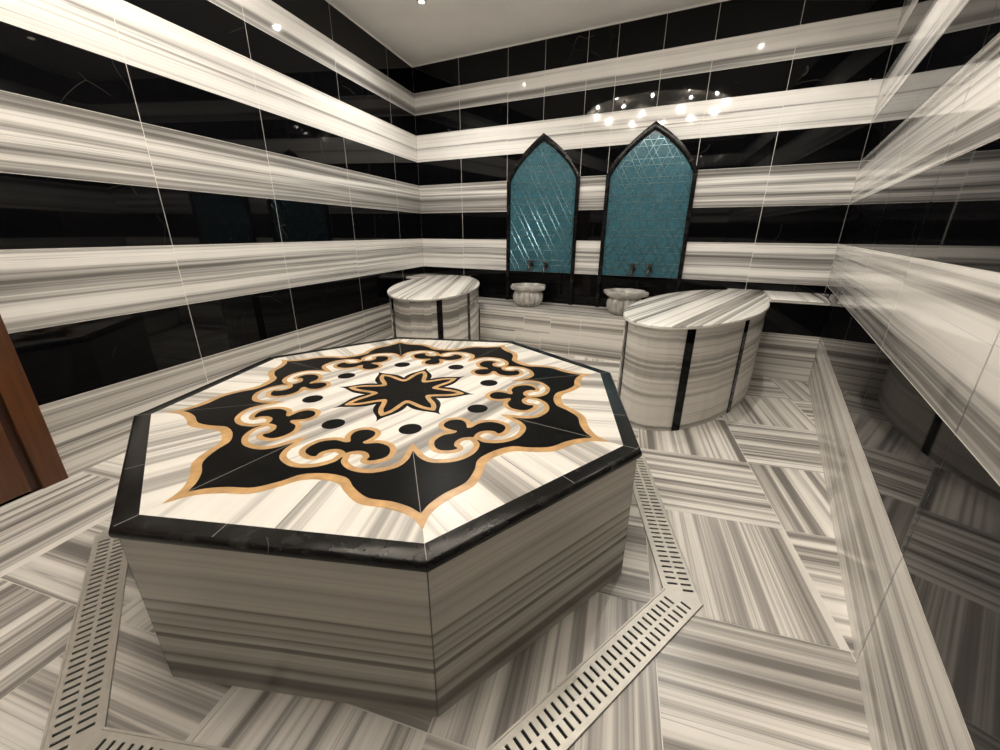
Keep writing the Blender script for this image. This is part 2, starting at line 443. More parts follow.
# ------------------------------------------------------------------ octagonal heated platform
def oct_pts(R, phase=.5): return [(OX + R * cos(OA + (k + phase) * PI / 4), OY + R * sin(OA + (k + phase) * PI / 4)) for k in range(8)]
plat = thing('marble_platform', 'large octagonal marble platform with inlaid black and gold star medallion on the floor', 'platform', (OX, OY, 0))
mb = MB(); pb = oct_pts(.9552)
for k in range(8):
    a, b = Vector(pb[k]), Vector(pb[(k + 1) % 8]); d = (b - a).normalized(); L = (b - a).length; n = Vector((d.y, -d.x))
    A = a + d * .0015; B = b - d * .0015; sd = 3.0; e0, e1 = (0, L) if k % 2 else (L, 0)
    mb.face([(*A, 0), (*B, 0), (*B, OH - .03), (*A, OH - .03)], 0, [(e0, 0, sd), (e1, 0, sd), (e1, OH, sd), (e0, OH, sd)])
    A2, B2 = a - n * .003, b - n * .003
    mb.face([(*A2, 0), (*B2, 0), (*B2, OH - .03), (*A2, OH - .03)], 1)
mb.build('base', [M['base'], M['grout_dark']], parent=plat, merge=False)
# black bullnosed edging slab
mb = MB(); po = oct_pts(OR); pi_ = oct_pts(OR * INS); z1 = OH; th = .03
loops = [(oct_pts(OR - .02), z1 - th)]
for k in range(0, 9):
    a = -PI / 2 + k / 8 * PI
    loops.append((oct_pts(OR - .012 + .012 * cos(a)), z1 - th / 2 + th / 2 * sin(a)))
loops.append((pi_, z1)); loops.append((pi_, z1 - th)); loops.append(loops[0])
for (pa, za), (pb_, zb) in zip(loops, loops[1:]):
    for k in range(8):
        j = (k + 1) % 8; mb.face([(*pa[k], za), (*pa[j], za), (*pb_[j], zb), (*pb_[k], zb)], 0)
mb.build('edging', M['black_slab'], parent=plat, smooth=35)
# eight cream pieces, streaks square to each side
mb = MB()
for k in range(8):
    A, B = Vector(pi_[k]), Vector(pi_[(k + 1) % 8]); d = (B - A).normalized(); n = Vector((-d.y, d.x)); mid = (A + B) / 2
    ctr = Vector((OX, OY))
    for half in (0, 1):
        tri = [A, mid, ctr] if half == 0 else [mid, B, ctr]
        sd = 11 + k * 2.3 + half * .9
        st = [((p - mid).dot(n), (p - mid).dot(d), sd) for p in tri]
        mb.face([(*p, z1) for p in tri], 0, st)
mb.build('marble_top', M['slab'], parent=plat, merge=False)

# ---- inlay, drawn once in polar form (radius / platform radius, degrees from the middle of a side)
def xy(r, t): return Vector((r * OR * sin(rad(t)), r * OR * cos(rad(t))))     # y points outwards
def place(p, k):
    a = OA + k * PI / 4
    return (OX + p[1] * cos(a) - p[0] * sin(a), OY + p[1] * sin(a) + p[0] * cos(a))
def smooth_path(P, n=8):
    """Catmull-Rom through P (open)"""
    P = [Vector(p) for p in P]; Q = [2 * P[0] - P[1]] + P + [2 * P[-1] - P[-2]]; out = []
    for i in range(1, len(Q) - 2):
        a, b, c, d = Q[i - 1:i + 3]
        for k in range(n):
            t = k / n
            out.append(.5 * ((2 * b) + (c - a) * t + (2 * a - 5 * b + 4 * c - d) * t * t + (3 * b - a - 3 * c + d) * t ** 3))
    out.append(P[-1]); return out
mir = lambda L: [Vector((-p.x, p.y)) for p in L]
def full8(half):
    """half: side middle -> corner; returns the closed outline of all eight sectors"""
    out = []
    for k in range(8):
        seg = [Vector((p.x, p.y)) for p in mir(half)[::-1]][:-1] + half
        out += [place((p.x, p.y), k) for p in seg]
    return dedupe(out, 1e-4)
def fill(mb, polys, z, mat=0, stdir=0., seed=0.):
    if polys and polys[0] == 'ribbon': return fill_ribbon(mb, polys, z)
    vs, fs = [], []
    for p in polys:
        if area(p) < 0: p = p[::-1]
        fs.append(list(range(len(vs), len(vs) + len(p)))); vs += [Vector(q[:2]) for q in p]
    V_, E_, F_, ov, oe, of = delaunay_2d_cdt(vs, [], fs, 1 if len(fs) == 1 else 0, 1e-6)
    c, s = cos(stdir), sin(stdir)
    for f, src in zip(F_, of):
        if len(fs) > 1 and not src: continue
        q = [V_[i] for i in f]
        mb.face([(p.x, p.y, z) for p in q], mat, [(p.x * c + p.y * s, -p.x * s + p.y * c, seed) for p in q])
def ribbon(path, w, closed=True):
    return ('ribbon', dedupe([tuple(p[:2]) for p in path], 4e-4), w, closed)
def fill_ribbon(mb, rb, z):
    _, P, w, closed = rb
    if closed:
        if area(P) < 0: P = P[::-1]
        a, b = offset(P, w / 2), offset(P, -w / 2); n = len(P)
        for i in range(n):
            j = (i + 1) % n
            mb.face([(*b[i], z), (*a[i], z), (*a[j], z), (*b[j], z)])
    else:
        p, q = Vector(P[0]), Vector(P[-1]); d = (q - p).normalized(); m = Vector((-d.y, d.x)) * w / 2
        mb.face([(*(p - m), z), (*(q - m), z), (*(q + m), z), (*(p + m), z)])
star_h = smooth_path([xy(*p) for p in [(.640, 0), (.645, 3.2), (.661, 6.3), (.703, 8.9), (.748, 12.6), (.772, 17.4), (.802, 20.6), (.835, 22.5)]])
tanstar_h = smooth_path([xy(*p) for p in [(.672, 0), (.674, 2.4), (.690, 5.2), (.725, 7.6), (.772, 11.4), (.798, 16.6), (.838, 20.6), (.893, 22.5)]])
med_h = smooth_path([xy(*p) for p in [(.545, .05), (.583, 1.2), (.620, 5.4), (.634, 11.2), (.615, 17.4), (.577, 20.7), (.525, 22.5)]])
z = OH
E1 = .0004
def part(name, mat, polys, lvl, parent=plat, **k):
    mb = MB(); fill(mb, polys, OH + E1 * lvl, 0, **k); return mb.build(name, mat, parent=parent)
part('star_edging', M['tan'], [full8(tanstar_h)], 1)
part('star_inlay', M['black_top'], [full8(star_h)], 2)

mo = full8(med_h)
if area(mo) < 0: mo = mo[::-1]
part('medallion_edging', M['tan'], [mo], 3)
part('medallion', M['slab'], [offset(mo, -.019)], 4, stdir=rad(80), seed=5.2)
tre = [(.371, 0), (.378, 3.2), (.395, 5.3), (.420, 5.3), (.443, 3.8), (.459, 2.7), (.467, 4.5), (.463, 9.5), (.488, 13.8), (.527, 14.8), (.554, 13.6), (.568, 10.6), (.566, 8.4), (.546, 8.6), (.524, 7.2), (.512, 4.4), (.518, 1.7), (.530, 0)]
tre_h = smooth_path([xy(*p) for p in tre], 6)
tre_loop = dedupe(tre_h + mir(tre_h)[::-1])
for k in range(8):
    lp = [place((-p[0], p[1]), k) for p in tre_loop]
    t = part('trefoil_inlay', M['black_top'], [lp], 6)
    lo = offset(lp if area(lp) > 0 else lp[::-1], .0185)
    e = part('trefoil_edging', M['tan'], [lo], 5, parent=t)
    a = OA + (k + .5) * PI / 4; c = (OX + .374 * OR * cos(a), OY + .374 * OR * sin(a))
    part('dot_inlay', M['black_top'], [[(c[0] + .040 * OR * cos(q * PI / 16), c[1] + .040 * OR * sin(q * PI / 16)) for q in range(32)]], 5)
fl = [smooth_path([xy(*p) for p in h]) for h in (
    [(.308, 0), (.282, 1.6), (.254, 6.2), (.236, 10.4), (.214, 15.2), (.190, 19.4), (.168, 22.5)],
    [(.262, 0), (.250, 2.6), (.228, 6.6), (.196, 11.2), (.168, 15.0), (.148, 19.0), (.142, 22.5)],
    [(.230, 0), (.220, 2.0), (.198, 4.8), (.165, 8.0), (.138, 12.2), (.120, 17.5), (.115, 22.5)])]
f0 = part('flower_inlay', M['black_top'], [full8(fl[0])], 5)
part('flower_edging', M['tan'], [full8(fl[1])], 6, parent=f0)
part('flower_centre', M['black_top'], [full8(fl[2])], 7, parent=f0)
# fine pale joints: mitres of the edging, corners of the star, middles of the sides
for k in range(8):
    a = OA + (k + .5) * PI / 4; R_ = lambda r: (OX + r * cos(a), OY + r * sin(a))
    mb = MB(); fill(mb, ribbon([R_(.53 * OR), R_(.835 * OR)], .0015, False), OH + E1 * 2.5); mb.build('star_joint', M['grout_mid'], parent=plat)
    mb = MB(); fill(mb, ribbon([R_(INS * OR), R_(OR - .012)], .0014, False), OH + E1); mb.build('mitre_joint', M['grout_mid'], parent=plat)
    A, B = Vector(po[k]), Vector(po[(k + 1) % 8]); A2, B2 = Vector(pi_[k]), Vector(pi_[(k + 1) % 8])
    f = .34 if k % 2 else .6
    p = A.lerp(B, f); q = p + (Vector((OX, OY)) - (A + B) / 2).normalized() * (OR - INS * OR) * cos(PI / 8); p = p.lerp(q, .2)
    mb = MB(); fill(mb, ribbon([p, q], .0013, False), OH + E1); mb.build('edging_joint', M['grout_mid'], parent=plat)
for k in range(8):
    a = OA + k * PI / 4; R_ = lambda r: (OX + r * cos(a), OY + r * sin(a))
    mb = MB(); fill(mb, ribbon([R_(.68 * OR), R_(INS * OR * cos(PI / 8))], .0022, False), OH + E1); mb.build('seam', M['grout_dark'], parent=plat)

# ------------------------------------------------------------------ slotted drain round the platform
RI, RO = 1.0925, 1.2148
def grate(k, label):
    a0, a1 = OA + (k - .5) * PI / 4, OA + (k + .5) * PI / 4
    P = lambda r, a: Vector((OX + r * cos(a), OY + r * sin(a)))
    I0, I1, O0, O1 = P(RI, a0), P(RI, a1), P(RO, a0), P(RO, a1)
    d = (O1 - O0).normalized(); n = Vector((cos(OA + k * PI / 4), sin(OA + k * PI / 4)))
    mid = n * RI * cos(PI / 8) + Vector((OX, OY)); wid = (RO - RI) * cos(PI / 8)
    t = thing('drain_grate', label, 'drain', (*(mid + n * wid / 2), 0), 'slotted drain grates around the platform')
    hw = lambda o: (RI * cos(PI / 8) + o) * math.tan(PI / 8)
    Q = lambda s, o: mid + d * s + n * o
    mb = MB(); zt = .005
    # bands across the width: rail, slots, rail, slots, rail
    b = [0, .020, .0535, .0635, .097, wid]
    def strip(o0, o1, s00, s01, s10, s11, mat=0):
        q = [Q(s00, o0), Q(s10, o0), Q(s11, o1), Q(s01, o1)]
        prism(mb, [tuple(p) for p in q], .0012, zt, mat, mat, 0)
    for o0, o1 in ((b[0], b[1]), (b[2], b[3]), (b[4], b[5])):
        strip(o0, o1, -hw(o0), -hw(o1), hw(o0), hw(o1))
    pitch, slot = .0245, .0085
    for o0, o1 in ((b[1], b[2]), (b[3], b[4])):
        lim = hw(o0) - .012; ns = int(2 * lim / pitch); s0 = -ns * pitch / 2
        strip(o0, o1, -hw(o0), -hw(o1), s0 + (pitch - slot) / 2, s0 + (pitch - slot) / 2)
        for i in range(ns - 1):
            a = s0 + i * pitch + (pitch + slot) / 2; strip(o0, o1, a, a, a + pitch - slot, a + pitch - slot)
        a = s0 + (ns - 1) * pitch + (pitch + slot) / 2
        strip(o0, o1, a, a, hw(o0), hw(o1))
    # raised frame along both long edges
    for o0, o1 in ((0, .006), (wid - .006, wid)):
        q = [Q(-hw(o0), o0), Q(hw(o0), o0), Q(hw(o1), o1), Q(-hw(o1), o1)]
        prism(mb, [tuple(p) for p in q], .0012, zt + .0025, 0, 0, .001)
    mb.build('grate', M['steel'], parent=t, merge=False)
    mb = MB(); q = [Q(-hw(.003), .003), Q(hw(.003), .003), Q(hw(wid - .003), wid - .003), Q(-hw(wid - .003), wid - .003)]
    mb.face([(*p, .0008) for p in q], 0)  # flat black sheet stands in for the shade below the slots
    prism(mb, [tuple(p) for p in q], .0003, .0009, 0, 0, 0)
    mb.build('shade_sheet', M['slot_shade'], parent=t)
grate(5, 'slotted steel floor drain along the left side of the platform, in front of the door')
grate(6, 'slotted steel floor drain in front of the platform, mostly cut off by the bottom edge')
grate(7, 'slotted steel floor drain nearest the viewer at right, running up to the drain corner')
grate(0, 'slotted steel floor drain running back from the drain corner, right of the platform')

grate(4, 'slotted steel floor drain behind the left corner of the platform, beside the left wall')
grate(1, 'slotted steel floor drain behind the right corner of the platform, before the right massage table')

# ------------------------------------------------------------------ oval massage tables, benches, ledge
BZ = .647; LZ = .375
XL1, XR0, BYL, BYR, LY = .70, 3.48, -.46, -.54, -.68
RT = ((3.285, -1.068), (.2567, .9665), .963, .397)
LT = ((.948, -1.055), (-.4205, .9073), .915, .409)
def ell(T, inset=0., n=120):
    (cx, cy), (ax, ay), a, b = T; a -= inset; b -= inset
    # local: +x along the axis, +y to its right
    return [(cx + ax * a * cos(t) + ay * b * sin(t), cy + ay * a * cos(t) - ax * b * sin(t)) for t in [2 * PI * k / n for k in range(n)]]
def ell_at(T, tdeg, inset=0.):
    (cx, cy), (ax, ay), a, b = T; a -= inset; b -= inset; t = rad(tdeg)
    return (cx + ax * a * cos(t) + ay * b * sin(t), cy + ay * a * cos(t) - ax * b * sin(t))
def subtract_corner(poly, keep, corner):
    """poly without the points where keep() is false; the gap is bridged through corner"""
    n = len(poly); st = next(i for i in range(n) if keep(poly[i]) and not keep(poly[i - 1]))
    out = [poly[(st + i) % n] for i in range(n) if keep(poly[(st + i) % n])]
    return out + [corner]
def cross(p, q, ax, v):
    k = (v - p[ax]) / (q[ax] - p[ax]); return (p[0] + k * (q[0] - p[0]), p[1] + k * (q[1] - p[1]))

def oval_table(T, name, label, poly_body, poly_top, ztop, zslab, strips, stripw, seed, stdir, tiles):
    (cx, cy), ax, a, b = T
    t = thing(name, label, 'massage table', (cx, cy, 0), 'oval marble massage tables')
    mb = MB(); poly = poly_body if area(poly_body) > 0 else poly_body[::-1]
    n = len(poly); s = 0; zb = zslab
    tone = [random.uniform(0, 1) for _ in range(400)]
    for i in range(n):
        p, q = poly[i], poly[(i + 1) % n]; L = math.dist(p, q)
        ti = int(s / tiles); off = (tone[ti % 400] - .5) * .012
        sd = seed
        mb.face([(*p, 0), (*q, 0), (*q, zb), (*p, zb)], 0, [(s, off, sd), (s + L, off, sd), (s + L, zb + off, sd), (s, zb + off, sd)])
        s += L
    mb.face([(*p, zb) for p in poly], 0); mb.face([(*p, 0) for p in poly[::-1]], 0)
    mb.build('body', M['bench'], parent=t)
    for td in strips:
        mb = MB(); n2 = 6
        (c0, c1), (d0, d1), aa, bb = T
        dt = math.degrees(stripw / math.hypot((aa) * sin(rad(td)), bb * cos(rad(td)))) / 2
        outer = [ell_at(T, td - dt + 2 * dt * k / n2, .008) for k in range(n2 + 1)]; inner = [ell_at(T, td - dt + 2 * dt * k / n2, .022) for k in range(n2 + 1)]
        prism(mb, outer + inner[::-1], .0, zb - .0005, 0, 0, 0)
        mb.build('black_strip', M['black'], parent=t)
    mb = MB(); prism(mb, poly_top, zslab, ztop, 0, 0, .007, stdir, seed + 4.4)
    mb.build('table_top', M['top'], parent=t, smooth=30)
    return t
# right: the slab widens into a strip that reaches the back wall
be = ell(RT, .012, 46)
gx, gy = XR0 - .003, BYR - .003
keep = lambda p: not (p[0] > gx and p[1] > gy)
bodyR = subtract_corner(be, keep, (gx, gy))
XS = 3.762
te = ell(RT, 0, 160)
# outline: follow the ellipse, then the strip x in [XR0, XS] up to the wall
inrect = lambda p: p[0] > XR0 and p[1] > -.66
n = len(te); kp = [not (inrect(p) and p[0] < XS + 1 and p[1] > -.58) for p in te]
st_ = next(i for i in range(n) if kp[i] and not kp[i - 1]); topR = [te[(st_ + i) % n] for i in range(n) if kp[(st_ + i) % n]]
if topR[0][0] > topR[-1][0]: topR = topR[::-1]      # from the notch side round to the front of the bench
first, last = topR[0], topR[-1]
topR = topR + [(XS, last[1]), (XS, -.002), (XR0, -.002)] if last[0] < XS else topR + [(last[0], -.002), (XR0, -.002)]
XS = max(XS, last[0])
oval_table(RT, 'massage_table', 'oval marble massage table with black side strips, right of the wash basins', bodyR, topR, BZ, BZ - .018, [150.2, 109.5, -152], .056, 2.1, math.atan2(.9665, .2567), .07)
# left
be = ell(LT, .012, 46); gx2, gy2 = XL1 + .010, BYL - .010
BZL = BZ - .019
bodyL = subtract_corner(be, lambda p: not (p[0] < gx2 and p[1] > gy2), (gx2, gy2))
oval_table(LT, 'massage_table', 'oval marble massage table with black side strips, in the left corner behind the platform', bodyL, ell(LT, 0, 160), BZ, BZ - .018, [155.7, 118.0, -143], .054, 7.7, math.atan2(.9073, -.4205), .07)

# right bench
bench = thing('bench', 'low black-banded bench between the right massage table and the right wall', 'bench', ((XR0 + W) / 2, -.27, 0), 'wall benches in the back corners')
xw = lambda y: xr(y) - .002
f0 = [(XR0, BYR), (xw(BYR), BYR), (xw(-.002), -.002), (XR0, -.002)]
mb = MB()
L = xw(BYR) - XR0
def front(z0, z1, mat, sd):
    mb.face([(XR0 , BYR, z0 + G), (xw(BYR), BYR, z0 + G), (xw(BYR), BYR, z1), (XR0, BYR, z1)], mat, [(0, z0, sd), (L, z0, sd), (L, z1, sd), (0, z1, sd)])
front(0, .375, 0, 1.3); front(.375, BZ - .030, 1, 0)
mb.face([(XR0, BYR + .0012, 0), (xw(BYR), BYR + .0012, 0), (xw(BYR), BYR + .0012, BZ - .030), (XR0, BYR + .0012, BZ - .030)], 2)
mb.face([(XR0, -.002, 0), (XR0, BYR, 0), (XR0, BYR, BZ - .030), (XR0, -.002, BZ - .030)], 1)
mb.face([(*p, BZ - .030) for p in f0], 0)
mb.build('bench_front', [M['ledge'], M['black'], M['grout']], parent=bench, merge=False)
mb = MB(); x0 = XS + .0015
prism(mb, [(x0, BYR - .006), (xw(BYR) , BYR - .006), (xw(-.002), -.002), (x0, -.002)], BZ - .026, BZ - .0005, 0, 0, .008, PI / 2, 9.1)
mb.build('bench_top', M['top'], parent=bench, smooth=30)
# left bench
bench = thing('bench', 'low bench in the left back corner, behind the left massage table', 'bench', (.36, -.23, 0), 'wall benches in the back corners')
x0 = lambda y: xl(y) + .002
mb = MB()
for (zz0, zz1, mat) in ((0, .375, 0), (.375, BZL - .025, 1)):
    mb.face([(x0(BYL), BYL, zz0 + G), (XL1, BYL, zz0 + G), (XL1, BYL, zz1), (x0(BYL), BYL, zz1)], mat, [(0, zz0, 1), (.6, zz0, 1), (.6, zz1, 1), (0, zz1, 1)])
    mb.face([(XL1, BYL, zz0 + G), (XL1, -.002, zz0 + G), (XL1, -.002, zz1), (XL1, BYL, zz1)], mat, [(.6, zz0, 1), (1, zz0, 1), (1, zz1, 1), (.6, zz1, 1)])
mb.face([(x0(BYL), BYL + .0012, 0), (XL1, BYL + .0012, 0), (XL1, BYL + .0012, BZL - .025), (x0(BYL), BYL + .0012, BZL - .025)], 2)
mb.face([(x0(BYL), BYL, BZL - .026), (XL1, BYL, BZL - .026), (XL1, -.002, BZL - .026), (x0(-.002), -.002, BZL - .026)], 0)
mb.build('bench_front', [M['ledge'], M['black'], M['grout']], parent=bench, merge=False)
mb = MB(); prism(mb, [(x0(BYL), BYL - .006), (XL1 + .006, BYL - .006), (XL1 + .006, -.002), (x0(-.002), -.002)], BZL - .025, BZL, 0, 0, .008, 0, 4.2)
mb.build('bench_top', M['bench'], parent=bench, smooth=30)

# ledge for the wash basins, cut round the two tables
e1 = ell(LT, -.002, 1600); e2 = ell(RT, -.002, 1600)
def arc_between(e, cond):
    n = len(e); ok = [cond(p) for p in e]; s0 = next(i for i in range(n) if ok[i] and not ok[i - 1])
    out = []
    for i in range(n):
        if ok[(s0 + i) % n]: out.append(e[(s0 + i) % n])
        else: break
    return out
thin = lambda L: L[::12] + [L[-1]]
a1 = arc_between(e1, lambda p: p[0] > XL1 + .003 and p[1] > LY)
a2 = arc_between(e2, lambda p: p[0] < XR0 - .003 and p[1] > LY)
if a1[0][1] < a1[-1][1]: a1 = a1[::-1]            # back -> front
if a2[0][1] > a2[-1][1]: a2 = a2[::-1]            # front -> back
a1, a2 = thin(a1[::-1])[::-1], thin(a2)
foot = dedupe([(XL1 + .009, -.002)] + [p for p in a1 if p[0] > XL1 + .009] + a2 + [(XR0 - .003, -.002)], 1e-3)
ke = max(range(len(foot)), key=lambda i: math.dist(foot[i], foot[i - 1]) if foot[i][1] < -.3 else 0)
foot[ke] = (foot[ke][0], LY); foot[ke - 1] = (foot[ke - 1][0], LY)
ledge = thing('basin_ledge', 'long low ledge of horizontally streaked marble under the two teal niches, holding the wash basins', 'ledge', (2.1, -.34, 0))
mb = MB()
pf = foot if area(foot) > 0 else foot[::-1]
n = len(pf)
for i in range(n):
    p, q = pf[i], pf[(i + 1) % n]
    if abs(p[1] - q[1]) < .05 and abs(p[0] - q[0]) > .5 and p[1] < -.3:
        cuts = [p[0]] + [x for x in (1.62, 1.9, 2.2, 2.75) if min(p[0], q[0]) < x < max(p[0], q[0])] + [q[0]]
        for r0, r1, sh in ((0, .19, 0), (.19, LZ - .022, .1)):
            cs = [cuts[0]] + [c + sh for c in cuts[1:-1]] + [cuts[-1]]
            for c0, c1 in zip(cs, cs[1:]):
                sd = 4.4 + (0 if r0 == 0 else 2.2); dy = random.uniform(-.02, .02)
                mb.face([(c0 + G, p[1], r0 + G), (c1 - G, p[1], r0 + G), (c1 - G, p[1], r1 - G), (c0 + G, p[1], r1 - G)], 0, [(c0, r0 + dy, sd), (c1, r0 + dy, sd), (c1, r1 + dy, sd), (c0, r1 + dy, sd)])
        mb.face([(p[0], p[1] + .0012, 0), (q[0], q[1] + .0012, 0), (q[0], q[1] + .0012, LZ - .02), (p[0], p[1] + .0012, LZ - .02)], 1)
    else:
        mb.face([(*p, 0), (*q, 0), (*q, LZ - .02), (*p, LZ - .02)], 0, [(0, 0, 2), (.1, 0, 2), (.1, LZ, 2), (0, LZ, 2)])
mb.build('ledge_front', [M['ledge'], M['grout']], parent=ledge, merge=False)
mb = MB(); prism(mb, foot, LZ - .021, LZ, 0, 0, .006, 0, 6.6); mb.build('ledge_top', M['ledge'], parent=ledge, smooth=30)

# ------------------------------------------------------------------ arched niches
def arch_outline(hw, zb, zs, za, n=14):
    pts = [(hw, zb)]
    for k in range(n + 1):
        t = k / n; x = (1 - t) ** 2 * hw + 2 * t * (1 - t) * hw * .80 + 0; zz = (1 - t) ** 2 * zs + 2 * t * (1 - t) * (zs + (za - zs) * .5) + t * t * za
        pts.append((x, zz))
    return pts + [(-x, z) for x, z in pts[-2::-1]]
TAPS = [(1.512, .785), (1.690, .775), (2.615, .785), (2.772, .788)]
def niche(cx, label):
    t = thing('arched_niche', label, 'niche', (cx, 0, LZ), 'teal arched niches over the basins')
    D = -.032
    out = arch_outline(.405, LZ + .001, 1.648, 2.074); inn = arch_outline(.366, LZ + .001, 1.632, 2.006)
    mb = MB(); r = .008
    def ringat(k, o, ii):
        return [(cx + a[0] + (b[0] - a[0]) * k, o, a[1] + (b[1] - a[1]) * k) for a, b in zip(out, inn)]
    prof = [(0, -.0005), (0, D + r), (.08, D + r * .3), (.2, D), (.8, D), (.92, D + r * .3), (1, D + r), (1, -.0005)]
    rings = [ringat(k, o, 0) for k, o in prof]
    for a, b in zip(rings, rings[1:]):
        for i in range(len(out) - 1): mb.face([a[i], a[i + 1], b[i + 1], b[i]], 0)
    for i in (0, len(out) - 1): mb.face([rg[i] for rg in rings], 0)
    mb.build('niche_frame', M['black_slab'], parent=t, smooth=30)
    pan = arch_outline(.364, .715, 1.630, 2.002)
    mb = MB(); P = [(cx + x, -.010, zz) for x, zz in pan]; mb.face(P[::-1], 0)
    Pb = [(cx + x, -.0005, zz) for x, zz in pan]
    for i in range(len(P)): j = (i + 1) % len(P); mb.face([P[i], P[j], Pb[j], Pb[i]], 0)
    mb.build('mosaic_panel', M['teal'], parent=t, loc=(cx, 0, 0))
    # raised lattice: three families of ridges that make six-pointed stars
    def inside(x, zz):
        if zz < .72 or zz > 1.995: return False
        for tx, tz in TAPS:
            if math.hypot(cx + x - tx, zz - tz) < .032: return False
        if zz < 1.630: return abs(x) < .360
        for (xa, za_), (xb, zb_) in zip(pan[1:], pan[2:]):
            if xb >= 0 and za_ <= zz <= zb_: return abs(x) < xa + (xb - xa) * (zz - za_) / max(1e-6, zb_ - za_) - .003
        return False
    mb = MB(); S = .098; cz = 1.36; SP = .104
    for ang in (0, 60, 120):
        d = Vector((cos(rad(ang)), sin(rad(ang)))); nn = Vector((-d.y, d.x))
        for k in range(-12, 13):
            o = (k // 2 + .5) * SP * 1.5 + (-.026 if k % 2 else .026)
            run = None; s = -1.0
            while s <= 1.0:
                p = d * s + nn * o; ins = inside(p.x, p.y + cz)
                if ins and run is None: run = s
                if (not ins) and run is not None:
                    if s - run > .03: ridge(mb, cx, cz, d, nn, o, run, s - .004)
                    run = None
                s += .004
    mb.build('star_lattice', M['relief'], parent=t, merge=False, smooth=60)
    return t
def ridge(mb, cx, cz, d, nn, o, s0, s1):
    h = .0055; base = -.0098; prev = None
    sec = [(-.0055, base), (-.0040, base - h * .55), (-.002, base - h * .9), (.002, base - h * .9), (.0040, base - h * .55), (.0055, base)]
    m = max(1, int((s1 - s0) / .05)); 
    cur = []
    for i in range(m + 1):
        s = s0 + (s1 - s0) * i / m; j = random.uniform(-.0006, .0006)
        row = []
        for w, y in sec:
            p = d * s + nn * (o + w + j); row.append((cx + p.x, y, cz + p.y))
        if prev:
            for a in range(5): mb.face([prev[a], row[a], row[a + 1], prev[a + 1]], 0)
        prev = row
niche(1.602, 'pointed arch niche of teal mosaic in a black frame, nearer the left corner')
niche(2.672, 'pointed arch niche of teal mosaic in a black frame, above the right wash basin')

# taps: two on each niche
def tap(x, zc, label):
    t = thing('water_tap', label, 'tap', (x, -.012, zc), 'small bronze taps on the niches')
    mb = MB(); y = -.0140
    tube(mb, [(x, y + .0035, zc), (x, y - .010, zc)], .024, 16); mb.build('flange', M['bronze'], parent=t, smooth=40)
    mb = MB(); tube(mb, [(x, y - .006, zc), (x, y - .045, zc), (x, y - .075, zc - .004), (x, y - .092, zc - .024), (x, y - .094, zc - .058)], [.014, .0155, .014, .013, .0125], 14)
    tube(mb, [(x, y - .035, zc), (x, y - .035, zc + .030)], .012, 12); mb.build('spout', M['bronze'], parent=t, smooth=40)
    mb = MB(); tube(mb, [(x - .034, y - .035, zc + .044), (x - .018, y - .035, zc + .040), (x + .018, y - .035, zc + .040), (x + .034, y - .035, zc + .044)], [.007, .010, .010, .007], 12)
    tube(mb, [(x, y - .035, zc + .028), (x, y - .035, zc + .052)], .014, 12)
    mb.build('tap_handle', M['bronze'], parent=t, smooth=40)
tap(1.512, .785, 'left small bronze tap on the niche nearer the left corner')
tap(1.690, .775, 'right small bronze tap on the niche nearer the left corner')
tap(2.615, .785, 'left small bronze tap on the niche above the right wash basin')
tap(2.772, .788, 'right small bronze tap on the niche above the right wash basin')

# carved wash basins
def basin(x, y, rot, label, s=1.0, hs=1.0):
    t = thing('wash_basin', label, 'basin', (x, y, LZ), 'carved marble wash basins')
    prof = [(.001, 0), (.120, .0), (.142, .012), (.165, .04), (.172, .075), (.170, .102), (.156, .124), (.146, .136)]
    def fn(i, a, r):
        k = {2: .5, 3: 1, 4: 1, 5: .9, 6: .35}.get(i, 0)
        return s * r * .93 * (1 + .11 * k * (abs(sin(7 * (a + rot))) ** .5 * 2 - 1.5))
    mb = MB(); lathe(mb, [(r, z * s * hs) for r, z in prof], (x, y, LZ + .0005), 144, 0, fn)
    mb.build('bowl', M['basin'], parent=t, smooth=50)
    rim = [(.146, .134), (.156, .139), (.178, .148), (.189, .157), (.192, .176), (.187, .183), (.165, .184), (.158, .178), (.148, .15), (.13, .09), (.10, .05), (.001, .04)]
    def fr(i, a, r):
        b = (a + rot + PI) % (PI / 2) - PI / 4
        lug = .07 * math.exp(-(min(abs(((a + rot) % (PI / 2))), PI / 2 - ((a + rot) % (PI / 2))) / .16) ** 4) if 2 <= i <= 5 else 0
        octo = 1 / cos(((a + rot) % (PI / 4)) - PI / 8) * .965 if 1 <= i <= 6 else 1
        return s * r * octo * (1 + lug)
    mb = MB(); lathe(mb, [(r, z * s * hs) for r, z in rim], (x, y, LZ + .0005), 144, 0, fr)
    mb.build('rim', M['basin'], parent=t, smooth=45)
basin(1.575, -.25, rad(8), 'carved fluted marble wash basin on the ledge under the left teal niche', .98, 1.22)
basin(2.61, -.27, rad(5), 'carved fluted marble wash basin on the ledge, partly hidden by a table', 1.02, 1.2)

